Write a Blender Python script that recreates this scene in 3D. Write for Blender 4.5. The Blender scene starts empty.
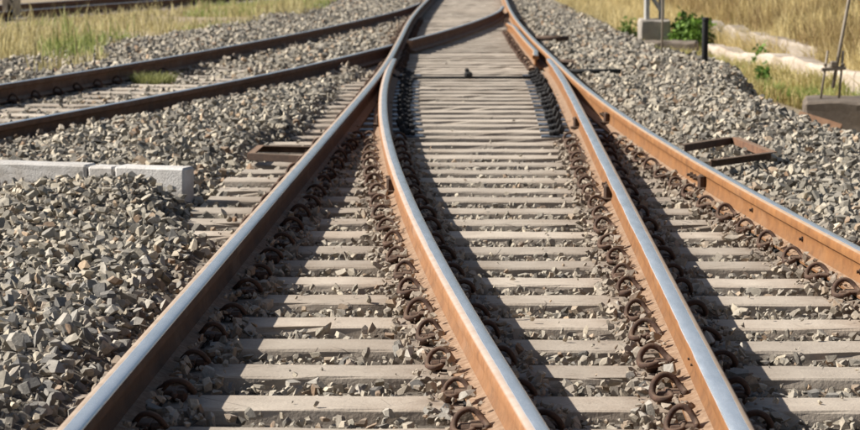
import bpy, bmesh, math, random
import numpy as np
from mathutils import Vector, Matrix

R = math.radians
rng = np.random.default_rng(11)
random.seed(5)
scene = bpy.context.scene
C = scene.collection

# ------------------------------------------------------------------ camera
cam_d = bpy.data.cameras.new('camera')
cam_d.sensor_width = 36.0
cam_d.lens = 2420 / 860 * 36
cam_d.clip_start = 0.1
cam_d.clip_end = 3000
cam_d.dof.use_dof = True
cam_d.dof.focus_distance = 8.8
cam_d.dof.aperture_fstop = 8.5
cam = bpy.data.objects.new('camera', cam_d)
cam.location = (0, 0, 1.424)
cam.rotation_euler = (R(90) - math.atan(272 / 2420), 0, 0)
C.objects.link(cam)
scene.camera = cam

# ------------------------------------------------------------------ sky and sun
SUN_EL, SUN_AZ = R(36.5), R(2)          # height; how far beyond square-left (away from the camera)
world = bpy.data.worlds.new('World')
scene.world = world
world.use_nodes = True
wn = world.node_tree.nodes
sky = wn.new('ShaderNodeTexSky')
sky.sky_type = 'NISHITA'
sky.sun_disc = False
sky.sun_elevation = SUN_EL
sky.sun_rotation = R(270) + SUN_AZ
sky.air_density = 1.0
sky.dust_density = 2.0
wn['Background'].inputs['Strength'].default_value = 0.05
world.node_tree.links.new(sky.outputs[0], wn['Background'].inputs['Color'])

sun_d = bpy.data.lights.new('sun', 'SUN')
sun_d.energy = 5.0
sun_d.angle = R(0.53)
sun_d.color = (1.0, 0.94, 0.86)
sun = bpy.data.objects.new('sun', sun_d)
sdir = Vector((-math.cos(SUN_EL) * math.cos(SUN_AZ), math.cos(SUN_EL) * math.sin(SUN_AZ), math.sin(SUN_EL)))
sun.rotation_euler = sdir.to_track_quat('Z', 'Y').to_euler()
sun.location = (-20, 10, 20)
C.objects.link(sun)

scene.view_settings.view_transform = 'Standard'
scene.view_settings.look = 'None'
scene.view_settings.gamma = 1.0
scene.view_settings.exposure = 0.60
scene.view_settings.use_curve_mapping = False

# ------------------------------------------------------------------ helpers
def obj(name, me, mat=None, parent=None):
    o = bpy.data.objects.new(name, me)
    C.objects.link(o)
    if mat is not None and me is not None and len(me.materials) == 0:
        me.materials.append(mat)
    if parent is not None:
        o.parent = parent
    return o

def tag(o, label, cat, group=None):
    o['label'] = label
    o['category'] = cat
    if group:
        o['group'] = group
    return o

def empty(name, loc, rz=0):
    o = bpy.data.objects.new(name, None)
    o.empty_display_size = 0.1
    o.location = loc
    o.rotation_euler = (0, 0, rz)
    C.objects.link(o)
    return o

def mesh_from(name, verts, faces, smooth=False):
    me = bpy.data.meshes.new(name)
    me.from_pydata([tuple(v) for v in verts], [], faces)
    if smooth:
        me.polygons.foreach_set('use_smooth', [True] * len(me.polygons))
    me.update()
    return me

def tri_mesh(name, V, F, col=None, smooth=False):
    """big mesh from numpy arrays; col = per-vertex colour"""
    me = bpy.data.meshes.new(name)
    nf = len(F)
    me.vertices.add(len(V))
    me.vertices.foreach_set('co', np.ascontiguousarray(V, dtype=np.float32).ravel())
    me.loops.add(nf * 3)
    me.loops.foreach_set('vertex_index', np.ascontiguousarray(F, dtype=np.int32).ravel())
    me.polygons.add(nf)
    me.polygons.foreach_set('loop_start', np.arange(0, nf * 3, 3, dtype=np.int32))
    me.update(calc_edges=True)
    me.polygons.foreach_set('use_smooth', np.full(nf, bool(smooth)))
    if col is not None:
        a = me.color_attributes.new('col', 'FLOAT_COLOR', 'POINT')
        c4 = np.ones((len(V), 4), dtype=np.float32)
        c4[:, :3] = col
        a.data.foreach_set('color', c4.ravel())
    return me

def box_bm(bm, c, s, rot=None, bevel=0.0):
    r = bmesh.ops.create_cube(bm, size=1.0)
    vs = r['verts']
    for v in vs:
        v.co = Vector((v.co.x * s[0], v.co.y * s[1], v.co.z * s[2]))
    if bevel > 0:
        es = list({e for v in vs for e in v.link_edges})
        rb = bmesh.ops.bevel(bm, geom=es, offset=bevel, segments=1, affect='EDGES')
        vs = list({v for f in rb['faces'] for v in f.verts} | set(v for v in vs if v.is_valid))
    for v in vs:
        if rot is not None:
            v.co = rot @ v.co
        v.co += Vector(c)
    return vs

def bm_mesh(name, bm):
    me = bpy.data.meshes.new(name)
    bmesh.ops.recalc_face_normals(bm, faces=bm.faces)
    bm.to_mesh(me)
    bm.free()
    return me

def box_mesh(name, s, bevel=0.0, c=(0, 0, 0)):
    bm = bmesh.new()
    box_bm(bm, c, s, None, bevel)
    return bm_mesh(name, bm)

def tube_mesh(name, pts, rad, sides=8, smooth=True):
    """tube along a polyline, rad number or list"""
    pts = [Vector(p) for p in pts]
    n = len(pts)
    rads = rad if isinstance(rad, (list, tuple)) else [rad] * n
    V, F = [], []
    up = Vector((0, 0, 1))
    prev = None
    for i, p in enumerate(pts):
        t = (pts[min(i + 1, n - 1)] - pts[max(i - 1, 0)]).normalized()
        if prev is None:
            a = up if abs(t.z) < 0.9 else Vector((1, 0, 0))
            nrm = t.cross(a).normalized()
        else:
            nrm = (prev - t * prev.dot(t)).normalized()
        prev = nrm
        b = t.cross(nrm)
        for k in range(sides):
            an = 2 * math.pi * k / sides
            V.append(p + (nrm * math.cos(an) + b * math.sin(an)) * rads[i])
    for i in range(n - 1):
        for k in range(sides):
            k2 = (k + 1) % sides
            F.append((i * sides + k, i * sides + k2, (i + 1) * sides + k2, (i + 1) * sides + k))
    F.append(tuple(range(sides))[::-1])
    F.append(tuple((n - 1) * sides + k for k in range(sides)))
    return mesh_from(name, V, F, smooth)

def smooth_pts(P, per=4):
    P = np.array(P, float)
    out = []
    n = len(P)
    for i in range(n - 1):
        p0, p1, p2, p3 = P[max(i - 1, 0)], P[i], P[i + 1], P[min(i + 2, n - 1)]
        for k in range(per):
            t = k / per
            out.append(0.5 * ((2 * p1) + (-p0 + p2) * t + (2 * p0 - 5 * p1 + 4 * p2 - p3) * t * t + (-p0 + 3 * p1 - 3 * p2 + p3) * t ** 3))
    out.append(P[-1])
    return out

def sstep(a, b, x):
    t = np.clip((x - a) / (b - a), 0, 1)
    return t * t * (3 - 2 * t)

class Curve:
    """smooth x(Y) through points, straight beyond the ends"""
    def __init__(s, pts):
        s.y = np.array([p[0] for p in pts], float)
        s.x = np.array([p[1] for p in pts], float)
        d = np.diff(s.x) / np.diff(s.y)
        m = np.empty_like(s.x)
        m[0], m[-1] = d[0], d[-1]
        m[1:-1] = (d[:-1] + d[1:]) / 2
        s.m = m
    def __call__(s, Y):
        Y = np.asarray(Y, float)
        Yc = np.clip(Y, s.y[0], s.y[-1])
        i = np.clip(np.searchsorted(s.y, Yc, 'right') - 1, 0, len(s.y) - 2)
        h = s.y[i + 1] - s.y[i]
        t = (Yc - s.y[i]) / h
        r = ((2 * t**3 - 3 * t**2 + 1) * s.x[i] + (t**3 - 2 * t**2 + t) * h * s.m[i]
             + (-2 * t**3 + 3 * t**2) * s.x[i + 1] + (t**3 - t**2) * h * s.m[i + 1])
        r = r + np.where(Y < s.y[0], (Y - s.y[0]) * s.m[0], 0) + np.where(Y > s.y[-1], (Y - s.y[-1]) * s.m[-1], 0)
        return r
    def slope(s, Y):
        return (s(np.asarray(Y) + 0.1) - s(np.asarray(Y) - 0.1)) / 0.2

# value noise on the ground plane (for lumpy beds)
_tab = rng.random((256, 256))
def vnoise(x, y):
    x = np.asarray(x, float); y = np.asarray(y, float)
    xi = np.floor(x).astype(int); yi = np.floor(y).astype(int)
    fx = x - xi; fy = y - yi
    fx = fx * fx * (3 - 2 * fx); fy = fy * fy * (3 - 2 * fy)
    g = lambda a, b: _tab[a % 256, b % 256]
    return (g(xi, yi) * (1 - fx) + g(xi + 1, yi) * fx) * (1 - fy) + (g(xi, yi + 1) * (1 - fx) + g(xi + 1, yi + 1) * fx) * fy

# ------------------------------------------------------------------ materials
class Mat:
    def __init__(s, name):
        s.m = bpy.data.materials.new(name)
        s.m.use_nodes = True
        s.t = s.m.node_tree
        s.b = s.t.nodes['Principled BSDF']
        s.out = s.t.nodes['Material Output']
    def n(s, typ, **kw):
        nd = s.t.nodes.new('ShaderNode' + typ)
        for k, v in kw.items():
            if k in nd.inputs:
                nd.inputs[k].default_value = v
            else:
                setattr(nd, k, v)
        return nd
    def l(s, a, b):
        s.t.links.new(a, b)
    def coord(s):
        return s.n('TexCoord').outputs['Object']
    def gpos(s):
        return s.n('NewGeometry').outputs['Position']
    def noise(s, vec, scale, detail=4, rough=0.6):
        nd = s.n('TexNoise')
        nd.inputs['Scale'].default_value = scale
        nd.inputs['Detail'].default_value = detail
        nd.inputs['Roughness'].default_value = rough
        if vec is not None:
            s.l(vec, nd.inputs['Vector'])
        return nd.outputs['Fac']
    def ramp(s, fac, stops, interp='LINEAR'):
        nd = s.n('ValToRGB')
        cr = nd.color_ramp
        cr.interpolation = interp
        while len(cr.elements) < len(stops):
            cr.elements.new(0.5)
        for e, (p, c) in zip(cr.elements, stops):
            e.position = p
            e.color = (c, c, c, 1) if isinstance(c, (int, float)) else (*c, 1)
        s.l(fac, nd.inputs['Fac'])
        return nd.outputs['Color']
    def mix(s, fac, a, b, mode='MIX'):
        nd = s.n('Mix')
        nd.data_type = 'RGBA'
        nd.blend_type = mode
        for val, idx in ((fac, 0), (a, 6), (b, 7)):
            if isinstance(val, (int, float)):
                nd.inputs[idx].default_value = val if idx == 0 else (val, val, val, 1)
            elif isinstance(val, tuple):
                nd.inputs[idx].default_value = (*val, 1)
            else:
                s.l(val, nd.inputs[idx])
        return nd.outputs[2]
    def math(s, op, a, b=0.0):
        nd = s.n('Math')
        nd.operation = op
        for i, v in enumerate((a, b)):
            if isinstance(v, (int, float)):
                nd.inputs[i].default_value = v
            else:
                s.l(v, nd.inputs[i])
        return nd.outputs[0]
    def bump(s, h, strength, dist):
        nd = s.n('Bump')
        nd.inputs['Strength'].default_value = strength
        nd.inputs['Distance'].default_value = dist
        s.l(h, nd.inputs['Height'])
        s.l(nd.outputs['Normal'], s.b.inputs['Normal'])
    def col(s, c):
        if isinstance(c, tuple):
            s.b.inputs['Base Color'].default_value = (*c, 1)
        else:
            s.l(c, s.b.inputs['Base Color'])
    def rough(s, v):
        if isinstance(v, (int, float)):
            s.b.inputs['Roughness'].default_value = v
        else:
            s.l(v, s.b.inputs['Roughness'])

def up_mask(m, lo=0.55, hi=0.9):
    g = m.n('NewGeometry')
    sep = m.n('SeparateXYZ')
    m.l(g.outputs['Normal'], sep.inputs[0])
    mr = m.n('MapRange')
    mr.inputs['From Min'].default_value = lo
    mr.inputs['From Max'].default_value = hi
    m.l(sep.outputs['Z'], mr.inputs['Value'])
    return mr.outputs[0]

def concrete(name, c1, c2, dirt, dust_amt=0.5, scale=6.0, bump=0.25, stain=False):
    m = Mat(name)
    p = m.coord()
    info = m.n('ObjectInfo')
    off = m.n('VectorMath'); off.operation = 'ADD'
    sc = m.n('VectorMath'); sc.operation = 'SCALE'
    m.l(info.outputs['Location'], sc.inputs[0]); sc.inputs['Scale'].default_value = 3.7
    m.l(p, off.inputs[0]); m.l(sc.outputs[0], off.inputs[1])
    q = off.outputs[0]
    n1 = m.noise(q, scale, 6, 0.65)
    base = m.ramp(n1, [(0.3, c1), (0.7, c2)])
    n2 = m.noise(q, scale * 0.35, 5, 0.7)
    base = m.mix(m.ramp(n2, [(0.48, 0.0), (0.68, dust_amt)]), base, dirt)
    n3 = m.noise(q, 55, 3, 0.6)
    base = m.mix(m.ramp(n3, [(0.62, 0.0), (0.72, 0.55)]), base, tuple(0.45 * x for x in c1))
    if stain:
        at = m.n('Attribute'); at.attribute_name = 'stain'
        sf = m.math('MULTIPLY', at.outputs['Fac'], m.ramp(m.noise(q, 13, 5, 0.7), [(0.3, 0.25), (0.62, 1.0)]))
        base = m.mix(sf, base, (0.17, 0.105, 0.065))
        crack = m.n('TexVoronoi'); crack.feature = 'DISTANCE_TO_EDGE'; crack.inputs['Scale'].default_value = 4.0
        m.l(q, crack.inputs['Vector'])
        cm = m.math('MULTIPLY', m.math('LESS_THAN', crack.outputs['Distance'], 0.008), m.ramp(m.noise(q, 2.2, 3), [(0.52, 0.0), (0.6, 0.7)]))
        base = m.mix(cm, base, (0.07, 0.055, 0.045))
    tone = m.ramp(info.outputs['Random'], [(0, 0.80), (1, 1.12)])
    base = m.mix(1.0, base, tone, 'MULTIPLY')
    m.col(base)
    m.rough(0.9)
    h = m.mix(0.5, m.noise(q, 90, 3), m.noise(q, 18, 4))
    m.bump(h, bump, 0.012)
    return m.m

M_SLEEP = concrete('sleeper_concrete', (0.41, 0.352, 0.285), (0.53, 0.462, 0.378), (0.33, 0.262, 0.195), 0.6, 5, 0.35, True)
M_KERB = concrete('pale_concrete', (0.50, 0.48, 0.45), (0.66, 0.64, 0.61), (0.36, 0.32, 0.27), 0.75, 7, 0.5)
M_WALL = concrete('whitewashed_masonry', (0.36, 0.30, 0.24), (0.52, 0.455, 0.38), (0.22, 0.165, 0.11), 0.95, 2.5, 0.9)
M_DARKCON = concrete('weathered_concrete', (0.15, 0.122, 0.095), (0.25, 0.205, 0.16), (0.10, 0.075, 0.055), 0.8, 4, 0.6)
M_BASECON = concrete('mast_foundation_concrete', (0.26, 0.235, 0.20), (0.38, 0.345, 0.30), (0.20, 0.17, 0.13), 0.7, 4, 0.5)

def rust(name, c1, c2, c3, scale=14, dust=0.4, dustc=(0.42, 0.32, 0.22)):
    m = Mat(name)
    p = m.gpos()
    n1 = m.noise(p, scale, 6, 0.7)
    base = m.ramp(n1, [(0.3, c1), (0.55, c2), (0.75, c3)])
    if dust:
        um = m.math('MULTIPLY', up_mask(m), m.ramp(m.noise(p, 9, 4), [(0.3, 0.35 * dust), (0.65, dust)]))
        base = m.mix(um, base, dustc)
    m.col(base)
    m.rough(0.85)
    m.bump(m.noise(p, 120, 4), 0.35, 0.004)
    return m.m

M_CLIP = rust('clip_rust', (0.030, 0.017, 0.012), (0.075, 0.038, 0.024), (0.15, 0.078, 0.045), 30, 0.45, (0.27, 0.19, 0.125))
M_RUST = rust('scrap_rust', (0.16, 0.075, 0.04), (0.30, 0.15, 0.075), (0.40, 0.22, 0.12), 16, 0.4)
M_DKRUST = rust('dark_rust_and_shade', (0.035, 0.022, 0.016), (0.075, 0.042, 0.027), (0.12, 0.065, 0.04), 16, 0.3)
M_FRAME = rust('frame_rust', (0.10, 0.05, 0.03), (0.19, 0.098, 0.055), (0.28, 0.155, 0.09), 16, 0.35)
M_IRON = rust('greasy_iron', (0.012, 0.012, 0.013), (0.025, 0.024, 0.024), (0.05, 0.045, 0.04), 20, 0.0)
M_PAINTBLK = rust('black_post_paint', (0.010, 0.010, 0.011), (0.016, 0.016, 0.017), (0.03, 0.028, 0.026), 14, 0.0)

def slide_mat():
    m = Mat('worn_slide_plate')
    p = m.gpos()
    n = m.noise(p, 12, 5)
    m.col(m.ramp(n, [(0.35, (0.03, 0.03, 0.035)), (0.5, (0.22, 0.24, 0.27)), (0.65, (0.42, 0.45, 0.5))]))
    m.b.inputs['Metallic'].default_value = 0.8
    m.rough(m.ramp(m.noise(p, 20, 4), [(0.3, 0.28), (0.7, 0.55)]))
    m.bump(m.noise(p, 60, 3), 0.2, 0.003)
    return m.m
M_SLIDE = slide_mat()

def galv(name, c1, c2):
    m = Mat(name)
    p = m.gpos()
    m.col(m.ramp(m.noise(p, 7, 5), [(0.3, c1), (0.7, c2)]))
    m.b.inputs['Metallic'].default_value = 0.25
    m.rough(0.6)
    m.bump(m.noise(p, 60, 3), 0.2, 0.003)
    return m.m
M_MAST = galv('mast_grey_paint', (0.40, 0.40, 0.39), (0.52, 0.52, 0.50))
M_MASTTAN = galv('mast_tan_paint', (0.33, 0.28, 0.22), (0.42, 0.36, 0.28))
M_WIRE = galv('guy_rod_steel', (0.20, 0.17, 0.13), (0.33, 0.28, 0.22))

def rail_mat(name, web1, web2, top_dull, centre, width):
    """u: across the head (-1..1), h: height above the foot in metres, both stored on the mesh"""
    m = Mat(name)
    p = m.gpos()
    au = m.n('Attribute'); au.attribute_name = 'u'
    ah = m.n('Attribute'); ah.attribute_name = 'h'
    # stretched along the rail
    mp = m.n('Mapping'); mp.inputs['Scale'].default_value = (1, 0.18, 1)
    m.l(p, mp.inputs['Vector'])
    ns = m.noise(mp.outputs[0], 30, 5, 0.7)
    mp2 = m.n('Mapping'); mp2.inputs['Scale'].default_value = (1, 0.12, 1)
    m.l(p, mp2.inputs['Vector'])
    nb = m.noise(p, 8, 6, 0.7)
    web = m.ramp(nb, [(0.3, web1), (0.7, web2)])
    streak = m.n('Mapping'); streak.inputs['Scale'].default_value = (1, 1, 0.12)
    m.l(p, streak.inputs['Vector'])
    web = m.mix(m.ramp(m.noise(streak.outputs[0], 70, 5, 0.7), [(0.5, 0.0), (0.75, 0.25)]), web, tuple(0.5 * c for c in web1))
    web = m.mix(m.ramp(m.noise(p, 3.0, 3), [(0.55, 0.0), (0.8, 0.22)]), web, top_dull)
    web = m.mix(m.ramp(m.noise(p, 9, 8, 0.8), [(0.48, 0.0), (0.68, 0.65)]), web, tuple(0.38 * c for c in web1))
    low = m.ramp(ah.outputs['Fac'], [(0.02, 0.75), (0.09, 0.0)])
    web = m.mix(m.math('MULTIPLY', low, m.noise(p, 16, 5)), web, (0.10, 0.065, 0.04))
    # dust on the foot and other flats
    web = m.mix(m.math('MULTIPLY', up_mask(m, 0.6, 0.9), m.ramp(m.noise(p, 11, 4), [(0.2, 0.5), (0.6, 0.88)])), web, m.mix(m.math('LESS_THAN', ah.outputs['Fac'], 0.06), top_dull, m.ramp(m.noise(p, 40, 5, 0.7), [(0.35, (0.20, 0.125, 0.075)), (0.65, (0.40, 0.29, 0.20))])))
    # running band
    du = m.math('ABSOLUTE', m.math('SUBTRACT', au.outputs['Fac'], centre))
    wob = m.math('MULTIPLY', m.math('SUBTRACT', m.noise(mp2.outputs[0], 9, 5, 0.65), 0.5), 0.30)
    e = m.math('ADD', du, wob)
    band = m.ramp(e, [(max(width - 0.035, 0.01), 1.0), (width + 0.035, 0.0)])
    top = m.math('GREATER_THAN', ah.outputs['Fac'], 0.150)
    band = m.math('MULTIPLY', band, top)
    steel = m.ramp(ns, [(0.25, (0.56, 0.63, 0.72)), (0.7, (0.74, 0.80, 0.88))])  # pale blue base paints in part of the sky reflection on worn steel
    m.col(m.mix(band, web, steel))
    m.l(m.math('MULTIPLY', band, 0.6), m.b.inputs['Metallic'])
    rg = m.mix(band, 0.88, m.ramp(ns, [(0.3, 0.10), (0.7, 0.24)]))
    m.rough(rg)
    m.bump(m.noise(p, 140, 4), 0.25, 0.003)
    return m.m
M_RAIL_A = rail_mat('rail_rust_left_shaded', (0.055, 0.024, 0.011), (0.105, 0.048, 0.021), (0.44, 0.35, 0.27), 0.35, 0.62)  # rust colour darkened to carry the shade on this rail's right side
M_RAIL_B = rail_mat('rail_rust_blade', (0.25, 0.11, 0.042), (0.345, 0.17, 0.072), (0.50, 0.43, 0.37), 0.34, 0.62)
M_RAIL_C = rail_mat('rail_rust_orange', (0.20, 0.080, 0.023), (0.30, 0.135, 0.042), (0.45, 0.36, 0.27), -0.25, 0.66)
M_RAIL_D = rail_mat('rail_rust_bright', (0.22, 0.090, 0.026), (0.32, 0.145, 0.045), (0.42, 0.32, 0.23), 0.25, 0.66)
M_RAIL_L = rail_mat('rail_rust_dark', (0.11, 0.055, 0.03), (0.20, 0.10, 0.055), (0.38, 0.34, 0.30), 0.2, 0.55)

def stone_mat(name, attr):
    m = Mat(name)
    p = m.gpos()
    if attr:
        a = m.n('Attribute'); a.attribute_name = 'col'
        base = a.outputs['Color']
    else:
        info = m.n('ObjectInfo')
        base = m.ramp(info.outputs['Random'], [(0, (0.12, 0.115, 0.11)), (0.3, (0.24, 0.23, 0.21)), (0.6, (0.34, 0.315, 0.275)), (0.85, (0.46, 0.42, 0.355)), (1, (0.32, 0.235, 0.165))])
    n = m.noise(p, 45, 5, 0.7)
    base = m.mix(1.0, base, m.ramp(n, [(0.3, 0.68), (0.7, 1.25)]), 'MULTIPLY')
    um = m.math('MULTIPLY', up_mask(m, 0.3, 0.95), m.ramp(m.noise(p, 14, 4), [(0.4, 0.08), (0.7, 0.5)]))
    base = m.mix(um, base, (0.40, 0.36, 0.30))
    m.col(base)
    m.rough(0.9)
    m.bump(m.noise(p, 110, 4, 0.7), 0.5, 0.004)
    return m.m
M_STONE = stone_mat('ballast_stone_mixed', True)
M_STONE1 = stone_mat('ballast_stone_single', False)

def earth(name, stops, scale, bump=0.6):
    m = Mat(name)
    p = m.gpos()
    n = m.mix(0.5, m.noise(p, scale, 6, 0.7), m.noise(p, scale * 9, 4, 0.7))
    m.col(m.ramp(n, stops))
    m.rough(0.95)
    m.bump(m.mix(0.5, m.noise(p, 30, 5, 0.7), m.noise(p, 90, 4)), bump, 0.03)
    return m.m
M_BED = earth('gap_shade_grit', [(0.3, (0.07, 0.058, 0.047)), (0.5, (0.125, 0.105, 0.083)), (0.7, (0.19, 0.16, 0.125))], 2.0)  # grit darkened to paint in the deep shade between the stones
M_DUST = earth('dusty_grit', [(0.3, (0.16, 0.13, 0.10)), (0.5, (0.25, 0.21, 0.165)), (0.7, (0.36, 0.31, 0.245))], 2.0)
M_GROUND = earth('dry_soil', [(0.3, (0.22, 0.17, 0.11)), (0.5, (0.33, 0.26, 0.165)), (0.7, (0.43, 0.35, 0.23))], 0.8)

def leaf_mat(name, trans=0.35):
    m = Mat(name)
    a = m.n('Attribute'); a.attribute_name = 'col'
    m.col(a.outputs['Color'])
    m.rough(0.7)
    tr = m.n('BsdfTranslucent')
    m.l(a.outputs['Color'], tr.inputs['Color'])
    mx = m.n('MixShader')
    mx.inputs[0].default_value = trans
    m.l(m.b.outputs[0], mx.inputs[1]); m.l(tr.outputs[0], mx.inputs[2])
    m.l(mx.outputs[0], m.out.inputs['Surface'])
    return m.m
M_GRASS = leaf_mat('grass_blades')
M_LEAF = leaf_mat('leaf_green')
M_STEM = earth('plant_stem', [(0.3, (0.10, 0.075, 0.04)), (0.7, (0.18, 0.14, 0.07))], 20, 0.2)

# ------------------------------------------------------------------ track alignment (x as a function of distance Y)
cA = Curve([(2, -1.049), (6.145, -0.939), (12.8, -0.763), (19.4, -0.588), (22.2, -0.520), (26, -0.452), (31.4, -0.402), (39.6, -0.335), (46, -0.235), (53.5, -0.075), (62, 0.11), (90, 0.75)])
cB = Curve([(2, 0.615), (4.2, 0.432), (6.145, 0.282), (7.77, 0.157), (9.22, 0.053), (11.1, -0.066), (12.9, -0.163), (14.65, -0.242), (17.15, -0.328), (20, -0.388), (22, -0.408), (24, -0.412), (26.5, -0.398)])
cC = Curve([(y, float(cA(y)) + 1.75) for y in (2, 6, 9, 12, 15, 18, 20, 22, 24, 26.5)])
cD = Curve([(y, float(cB(y)) + 1.755) for y in (2, 4.2, 6.1, 7.8, 9.2, 11.1, 12.9, 14.65, 17.15, 20, 22, 24)] + [(26.5, 1.348), (31.4, 1.352), (39.6, 1.415), (46, 1.513), (53.5, 1.672), (62, 1.857), (90, 2.497)])
cL2 = Curve([(5, -5.25), (12, -3.92), (16.77, -2.986), (19.56, -2.36), (23.83, -1.476), (28.47, -0.705), (31.1, -0.33), (34.25, 0.12), (39.6, 0.77), (45, 1.27), (50, 1.52)])
cL1 = Curve([(5, -7.0), (12, -5.70), (16.77, -4.76), (21.57, -3.83), (26.25, -2.98), (32.95, -1.98), (35.87, -1.60), (40.13, -1.11), (45.54, -0.58), (51.3, -0.20)])
cF1 = Curve([(20, -12.6), (35, -9.75), (48.79, -6.933), (53.3, -5.99), (70, -2.7)])
cF2 = Curve([(20, -14.4), (35, -11.55), (53.04, -7.95), (56.8, -7.15), (70, -4.5)])

# ------------------------------------------------------------------ bed and ground heights
def Hb(X, Y):
    """height of the ballast bed (before the loose stones)"""
    X = np.asarray(X, float); Y = np.asarray(Y, float)
    a, d, l2, l1 = cA(Y), cD(Y), cL2(Y), cL1(Y)
    zt = -0.052 - 0.045 * sstep(15.5, 18.5, Y) + 0.025 * sstep(25.5, 28.5, Y)
    z = np.full(X.shape, 0.0) + zt
    # right shoulder
    nz = vnoise(X * 1.3 + 7, Y * 1.3) - 0.5
    ztop = 0.045 + 0.16 * np.exp(-((X - 2.45 - 0.35 * sstep(20.5, 24.5, Y)) / 0.5) ** 2) * sstep(14.5, 17.5, Y) * (1 - 0.95 * sstep(25.5, 31, Y)) - 0.05 * sstep(26, 33, Y) + 0.07 * nz + 0.06 * sstep(13, 9, Y)
    xd = 2.5 + 0.45 * sstep(20.5, 24.5, Y)
    drop = sstep(0.0, 0.7, X - xd) * 0.58 * sstep(17.0, 18.8, Y + 0.35 * np.sin(X * 3)) + sstep(5.0, 6.5, X) * 0.6
    right = ztop - drop
    k = sstep(0.10, 0.34, X - d)
    z = z * (1 - k) + right * k
    # left of the near turnout
    win = sstep(11.2, 12.2, Y) * (1 - sstep(24.0, 26.0, Y))
    e0 = 0.09 + (0.38 - 0.24 * sstep(16.5, 18.5, Y) + 0.12 * (vnoise(X * 0 + 4.5, Y * 1.4) - 0.5)) * win
    nl = vnoise(X * 1.1 + 31, Y * 1.1 + 5) - 0.5
    mound = 0.125 * np.exp(-((X + 1.72) / 0.6) ** 2 - ((Y - 12.55) / 0.65) ** 2) + 0.06 * np.exp(-((X + 2.6) / 1.2) ** 2 - ((Y - 10.0) / 1.6) ** 2)
    left = 0.045 + 0.06 * nl + mound
    left = left + 0.05 * np.exp(-((Y - 19) / 3.5) ** 2) * sstep(0.25, 0.8, a - X) * sstep(0.1, 0.6, X - l2)
    k = sstep(0, 0.28, a - X - e0) * (1 - sstep(26, 28.5, Y))
    z = z * (1 - k) + left * k
    # left track
    kl = sstep(-0.15, 0.12, l2 - X) * (1 - sstep(-0.12, 0.0, X - a) * sstep(26, 28, Y))
    zl = -0.035 + 0.05 * sstep(26.5, 28, Y) + 0.03 * (vnoise(X * 2, Y * 2) - 0.5)
    z = z * (1 - kl) + zl * kl
    dl = l1 - X
    ko = sstep(0.12, 0.5, dl)
    zo = 0.03 + 0.06 * (vnoise(X * 1.4 + 3, Y * 1.4) - 0.5) - 0.4 * sstep(1.9 + 0.8 * vnoise(Y * 0.3, Y * 0 + 3.3), 3.6, dl)
    z = z * (1 - ko) + zo * ko
    return z

def Hg(X, Y):
    X = np.asarray(X, float); Y = np.asarray(Y, float)
    dl = cL1(np.minimum(Y, 52)) - X
    left = -0.55 + 0.53 * sstep(1.6, 2.7, dl)
    right = -0.55 + 0.29 * sstep(2.6, 3.2, X)
    z = np.where(X < 0.8, left, right)
    far = sstep(66, 80, Y)
    z = z * (1 - far) + 0.05 * far
    z = z + 0.05 * (vnoise(X * 0.7, Y * 0.7) - 0.5) * (np.abs(X) < 60)
    z = z + 0.16 * np.clip(X - 5.1, 0, 14) * sstep(10, 20, Y)
    z = z - 0.30 * np.exp(-((X - 4.2) / 0.75) ** 2 - ((Y - 22.2) / 0.8) ** 2)
    z = z - 0.14 * np.exp(-((X - 4.2) / 0.35) ** 2) * sstep(22, 26, Y)
    z = z + 0.05 * np.clip(-X - 12, 0, 40)
    return z

def grid_mesh(name, xs, ys, H):
    X, Y = np.meshgrid(xs, ys)
    Z = H(X, Y)
    V = np.stack([X, Y, Z], -1).reshape(-1, 3)
    nx, ny = len(xs), len(ys)
    i = np.arange(nx * ny).reshape(ny, nx)
    a, b, c, d = i[:-1, :-1].ravel(), i[:-1, 1:].ravel(), i[1:, 1:].ravel(), i[1:, :-1].ravel()
    F = np.concatenate([np.stack([a, b, c], 1), np.stack([a, c, d], 1)])
    return tri_mesh(name, V, F, smooth=True)

xs = np.concatenate([[-900, -400, -180, -90, -50, -35, -25, -20], np.arange(-16, 18.1, 0.3), [22, 28, 40, 70, 140, 400, 900]])
ys = np.concatenate([[-300, -80, -20, -6], np.arange(-2, 82, 0.3), [86, 95, 110, 150, 220, 400, 800, 1800]])
g = obj('ground', grid_mesh('ground', xs, ys, Hg), M_GROUND)
g['kind'] = 'structure'
bed = obj('ballast_bed', grid_mesh('ballast_bed', np.arange(-9.5, 6.0, 0.10), np.arange(-1.0, 76, 0.16), Hb), M_BED)
bed['kind'] = 'structure'
bed.data.materials.append(M_DUST)
_n = len(bed.data.polygons)
_c = np.empty(_n * 3, dtype=np.float32); bed.data.polygons.foreach_get('center', _c); _c = _c.reshape(-1, 3)
_j = 0.25 * (vnoise(_c[:, 0] * 3, _c[:, 1] * 3) - 0.5)
_d = ((_c[:, 0] > cA(_c[:, 1]) - 0.1 + _j) & (_c[:, 0] < cD(_c[:, 1]) + 0.1 + _j) & (_c[:, 1] > 26.5 + 4 * _j)) | ((_c[:, 0] > cL1(_c[:, 1])) & (_c[:, 0] < cL2(_c[:, 1])))
bed.data.polygons.foreach_set('material_index', _d.astype(np.int32))

# ------------------------------------------------------------------ rails
RZ0 = 0.014            # underside of the rail foot above the sleepers
RTOP = 0.175
_half = [(0.075, 0.0), (0.075, 0.011), (0.045, 0.019), (0.018, 0.030), (0.0095, 0.050), (0.0085, 0.080), (0.0105, 0.103), (0.018, 0.112), (0.0345, 0.119), (0.0360, 0.128), (0.0355, 0.146), (0.0325, 0.1535), (0.0265, 0.1578), (0.0150, 0.1600), (0.005, 0.161)]
PROF = [(x, z) for x, z in _half] + [(-x, z) for x, z in reversed(_half)]

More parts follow.
